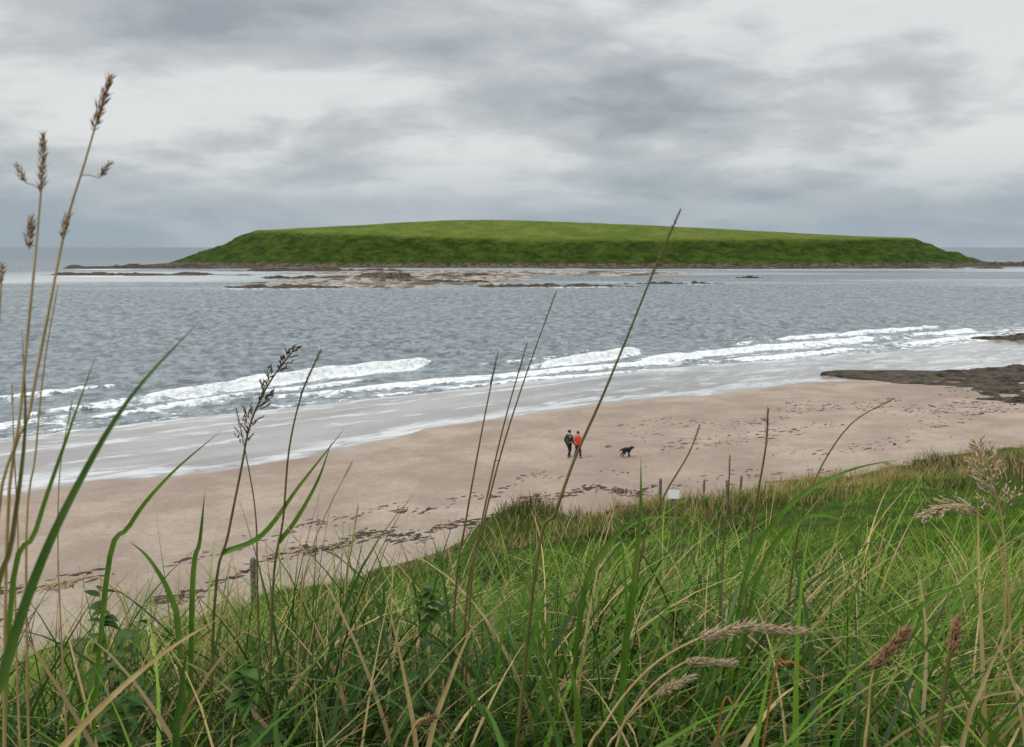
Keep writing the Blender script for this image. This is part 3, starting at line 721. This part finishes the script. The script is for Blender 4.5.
# ------------------------------------------------------------------ walkers and dog
def skin(name, J, E, root, mat, parent, sub=2):
    names = list(J); me = bpy.data.meshes.new(name)
    me.from_pydata([J[k][:3] for k in names], [(names.index(a), names.index(c)) for a, c in E], [])
    o = link(bpy.data.objects.new(name, me), parent)
    o.modifiers.new('skin', 'SKIN')
    for i, k in enumerate(names):
        sv = me.skin_vertices[0].data[i]; sv.radius = (J[k][3], J[k][3]); sv.use_root = (k == root)
    ss = o.modifiers.new('sub', 'SUBSURF'); ss.levels = sub; ss.render_levels = sub
    bpy.context.view_layer.update()
    dg = bpy.context.evaluated_depsgraph_get()
    m2 = bpy.data.meshes.new_from_object(o.evaluated_get(dg))
    o.modifiers.clear(); o.data = m2; m2.name = name
    m2.materials.clear(); m2.materials.append(mat)
    for q in m2.polygons: q.use_smooth = True
    return o
def blob(name, c, r, mat, parent, zmin=-2, seg=12):
    u = np.linspace(0, np.pi, 8)[1:-1]; v = np.linspace(0, 2*np.pi, seg, endpoint=False); U, W = np.meshgrid(u, v, indexing='ij')
    z = np.maximum(np.cos(U), zmin)
    Vv = np.stack([c[0]+r[0]*np.sin(U)*np.cos(W), c[1]+r[1]*np.sin(U)*np.sin(W), c[2]+r[2]*z], -1)
    i = np.arange(6*seg).reshape(6, seg)
    vs = [tuple(p) for p in Vv.reshape(-1, 3)]+[(c[0], c[1], c[2]+r[2]), (c[0], c[1], c[2]+r[2]*max(-1, zmin))]
    fs = [(int(i[a, k]), int(i[a+1, k]), int(i[a+1, (k+1) % seg]), int(i[a, (k+1) % seg])) for a in range(5) for k in range(seg)]
    fs += [(len(vs)-2, int(i[0, k]), int(i[0, (k+1) % seg])) for k in range(seg)]+[(len(vs)-1, int(i[5, (k+1) % seg]), int(i[5, k])) for k in range(seg)]
    mb = MB(); mb.v = [Vector(p) for p in vs]; mb.f = fs
    return mb.build(name, mat, parent)
def person(label, loc, rz, sc, jacket, trousers, hat, ph):
    e = empty('person', loc, rz); e.scale = (sc, sc, sc); tag(e, label, 'person')
    s = ph
    J = dict(pelvis=(0, 0, .95, .13), spine=(.01, 0, 1.13, .12), chest=(.02, 0, 1.33, .14), neck=(.03, 0, 1.50, .055), jaw=(.055, 0, 1.58, .07), head=(.045, 0, 1.655, .092), crown=(.035, 0, 1.73, .06), nose=(.155, 0, 1.63, .014))
    E = [('pelvis', 'spine'), ('spine', 'chest'), ('chest', 'neck'), ('neck', 'jaw'), ('jaw', 'head'), ('head', 'crown'), ('head', 'nose')]
    for sd, nm, fw in ((1, 'l', s), (-1, 'r', -s)):
        J['hip'+nm] = (.0, .09*sd, .88, .10)
        if fw > 0: kn, an, to = (.14, .10*sd, .50), (.17, .10*sd, .10), (.31, .10*sd, .05)
        else: kn, an, to = (.02, .10*sd, .49), (-.19, .10*sd, .14), (-.07, .10*sd, .04)
        J['knee'+nm] = kn+(.068,); J['ankle'+nm] = an+(.048,); J['toe'+nm] = to+(.036,)
        J['sh'+nm] = (.01, .20*sd, 1.42, .066); J['el'+nm] = (-.03-.10*fw, .25*sd, 1.15, .05); J['wr'+nm] = (.08-.12*fw, .24*sd, .92, .032); J['palm'+nm] = (.10-.13*fw, .235*sd, .85, .03)
        px, py, pz = J['palm'+nm][:3]
        E += [('pelvis', 'hip'+nm), ('hip'+nm, 'knee'+nm), ('knee'+nm, 'ankle'+nm), ('ankle'+nm, 'toe'+nm), ('chest', 'sh'+nm), ('sh'+nm, 'el'+nm), ('el'+nm, 'wr'+nm), ('wr'+nm, 'palm'+nm)]
        for k, (fx, fl) in enumerate(((.03, .085), (.012, .095), (-.008, .09), (-.028, .07))):
            J['f%d%s' % (k, nm)] = (px+fx, py, pz-.04, .010); J['g%d%s' % (k, nm)] = (px+fx+.012, py-.015*sd, pz-fl, .008)
            E += [('palm'+nm, 'f%d%s' % (k, nm)), ('f%d%s' % (k, nm), 'g%d%s' % (k, nm))]
        J['th'+nm] = (px+.05, py-.01*sd, pz-.02, .010); E += [('palm'+nm, 'th'+nm)]
    skin('body', J, E, 'pelvis', M['skin'], e)
    g = lambda k, a: J[k][:3]+(J[k][3]+a,)
    JJ = {k: g(k, .035) for k in ('pelvis', 'spine', 'chest', 'shl', 'shr', 'ell', 'elr', 'wrl', 'wrr')}; JJ['hem'] = (0, 0, .82, .185); JJ['collar'] = (.03, 0, 1.47, .08)
    skin('jacket', JJ, [('pelvis', 'spine'), ('hem', 'pelvis'), ('spine', 'chest'), ('chest', 'collar'), ('chest', 'shl'), ('chest', 'shr'), ('shl', 'ell'), ('shr', 'elr'), ('ell', 'wrl'), ('elr', 'wrr')], 'spine', jacket, e)
    JT = {k: g(k, .022) for k in ('pelvis', 'hipl', 'hipr', 'kneel', 'kneer', 'anklel', 'ankler')}
    skin('trousers', JT, [('pelvis', 'hipl'), ('pelvis', 'hipr'), ('hipl', 'kneel'), ('hipr', 'kneer'), ('kneel', 'anklel'), ('kneer', 'ankler')], 'pelvis', trousers, e)
    for nm in 'lr':
        a, c = J['ankle'+nm], J['toe'+nm]
        mb = {'a': (a[0], a[1], a[2]+.03, .056), 'h': (a[0]-.03, a[1], a[2]-.05, .048), 't': (c[0]+.01, c[1], c[2], .047)}
        skin('boot', mb, [('a', 'h'), ('h', 't')], 'h', M['black'], e)
    blob('hair', (.025, 0, 1.69), (.115, .105, .115), hat, e, -.25)
    for sd in (1, -1):
        blob('eye', (.128, .034*sd, 1.655), (.012, .014, .010), M['eye'], e)
        blob('ear', (.04, .098*sd, 1.635), (.022, .012, .034), M['skin'], e)
    return e
p = hit(569, 457.5); person('person in dark green coat walking along the beach, left of the red jacket', p, .75, 1.0, M['darkgreen'], M['black'], M['black'], 1)
p2 = hit(577.5, 458.5); person('person in a red jacket and dark trousers walking on the beach', p2, .75, .99, M['red'], M['navy'], M['hair'], -1)
pd = hit(627, 457.5)
e = empty('dog', pd, .2); tag(e, 'black dog walking on the sand ahead of the two walkers', 'dog'); e.scale = (.86, 1.0, 1.02)
J = dict(hips=(-.30, 0, .48, .13), belly=(-.08, 0, .455, .14), chest=(.14, 0, .45, .165), neck=(.29, 0, .56, .11), head=(.40, 0, .63, .10), muz=(.51, 0, .60, .055), nose=(.57, 0, .595, .036), ta=(-.42, 0, .52, .05), tb=(-.52, 0, .47, .05), tc=(-.58, 0, .38, .03))
E = [('belly', 'hips'), ('belly', 'chest'), ('chest', 'neck'), ('neck', 'head'), ('head', 'muz'), ('muz', 'nose'), ('hips', 'ta'), ('ta', 'tb'), ('tb', 'tc')]
for sd, nm, o1 in ((1, 'l', .07), (-1, 'r', -.05)):
    J['s'+nm] = (.16, .08*sd, .40, .075); J['e'+nm] = (.11+o1*.3, .085*sd, .29, .06); J['w'+nm] = (.15+o1, .085*sd, .14, .045); J['p'+nm] = (.18+o1*1.4, .085*sd, .03, .042)
    J['h'+nm] = (-.29, .085*sd, .42, .095); J['k'+nm] = (-.20-o1*.6, .095*sd, .29, .07); J['c'+nm] = (-.38-o1, .095*sd, .17, .044); J['q'+nm] = (-.33-o1, .095*sd, .03, .042)
    E += [('chest', 's'+nm), ('s'+nm, 'e'+nm), ('e'+nm, 'w'+nm), ('w'+nm, 'p'+nm), ('hips', 'h'+nm), ('h'+nm, 'k'+nm), ('k'+nm, 'c'+nm), ('c'+nm, 'q'+nm)]
skin('body', J, E, 'belly', M['fur'], e)
for sd in (1, -1):
    blob('ear', (.36, .095*sd, .65), (.04, .02, .065), M['fur'], e); blob('eye', (.475, .04*sd, .655), (.01, .01, .01), M['eye'], e)

# ------------------------------------------------------------------ sky and light
W = bpy.data.worlds.new('World'); SC.world = W; W.use_nodes = True
t = NT(W.node_tree)
SUN_EL, SUN_AZ = math.radians(52), math.radians(-130)   # azimuth from +Y, clockwise
sky = t.n('ShaderNodeTexSky', sky_type='NISHITA', sun_disc=False, sun_elevation=SUN_EL, sun_rotation=SUN_AZ)
bg1 = t.n('ShaderNodeBackground', {'Color': sky.outputs[0], 'Strength': .08})
d = t.n('ShaderNodeTexCoord').outputs['Generated']
sp = t.n('ShaderNodeSeparateXYZ', {0: d}); z = t.math('MAXIMUM', sp.outputs[2], 0.0)
den = t.math('ADD', z, .26)
pl = t.n('ShaderNodeCombineXYZ', {0: t.math('DIVIDE', sp.outputs[0], den), 1: t.math('DIVIDE', sp.outputs[1], den), 2: 0.0}).outputs[0]
c1 = t.noise(t.mapping(pl, (1.0, 1.15, 1), (0, 0, .1), (3.1, 1.7, 0)), 1.4, 7, .48, .35)
c2 = t.noise(t.mapping(pl, (1.4, 1.6, 1), (0, 0, -.15), (8.4, 2.2, 0)), 4.2, 7, .55, .35)
cv = t.math('ADD', t.math('MULTIPLY', c1, .76), t.math('MULTIPLY', c2, .24))
def bump(cx, cy, sx, sy, amp):
    global cv
    a = t.math('DIVIDE', t.math('SUBTRACT', sp.outputs[0], cx), sx); b = t.math('DIVIDE', t.math('SUBTRACT', sp.outputs[2], cy), sy)
    r = t.math('ADD', t.math('MULTIPLY', a, a), t.math('MULTIPLY', b, b))
    cv = t.math('ADD', cv, t.math('MULTIPLY', t.math('EXPONENT', t.math('MULTIPLY', r, -1.0)), amp))
bump(-.12, .21, .27, .034, -.065)
bump(-.24, .135, .30, .038, .085)
bump(.14, .135, .16, .028, -.045)
bump(.42, .15, .16, .05, .075)
bump(-.45, .20, .14, .04, .07)
bump(.1, .088, .4, .022, .06)
bump(0, .04, .8, .024, -.05)
lo = t.mix(t.ramp(cv, .34, .50), rgb(.335, .375, .41), rgb(.51, .54, .56))
cl = t.mix(t.ramp(cv, .47, .62), lo, rgb(.76, .775, .77))
hz = t.mix(t.ramp(c1, .4, .6), rgb(.34, .415, .48), rgb(.42, .485, .54))
cl = t.mix(t.ramp(z, .0, .11), hz, cl)
up = t.ramp(z, .22, .9, 1.0, 2.45)
cl = t.mix(1.0, cl, t.n('ShaderNodeCombineXYZ', {0: up, 1: up, 2: up}).outputs[0], 'MULTIPLY')
bg2 = t.n('ShaderNodeBackground', {'Color': cl, 'Strength': 1.0})
mx = t.n('ShaderNodeMixShader', {0: .93, 1: bg1.outputs[0], 2: bg2.outputs[0]})
t.n('ShaderNodeOutputWorld', {'Surface': mx.outputs[0]})

L = bpy.data.lights.new('sun', 'SUN'); L.energy = 1.5; L.angle = math.radians(12); L.color = (1, .95, .87)
lo_ = link(bpy.data.objects.new('sun', L))
sd = Vector((math.sin(SUN_AZ)*math.cos(SUN_EL), math.cos(SUN_AZ)*math.cos(SUN_EL), math.sin(SUN_EL)))
lo_.rotation_euler = sd.to_track_quat('Z', 'Y').to_euler(); lo_.location = (0, -5, 40)

cam = bpy.data.cameras.new('camera'); cam.lens = 35; cam.sensor_width = 36; cam.clip_start = .05; cam.clip_end = 60000
cam.dof.use_dof = True; cam.dof.focus_distance = 5.0; cam.dof.aperture_fstop = 10.0
co = link(bpy.data.objects.new('camera', cam)); co.location = (0, 0, CAMZ); co.rotation_euler = (math.pi/2-PITCH, 0, 0)
SC.camera = co
SC.view_settings.view_transform = 'Standard'; SC.view_settings.look = 'None'; SC.view_settings.exposure = 0
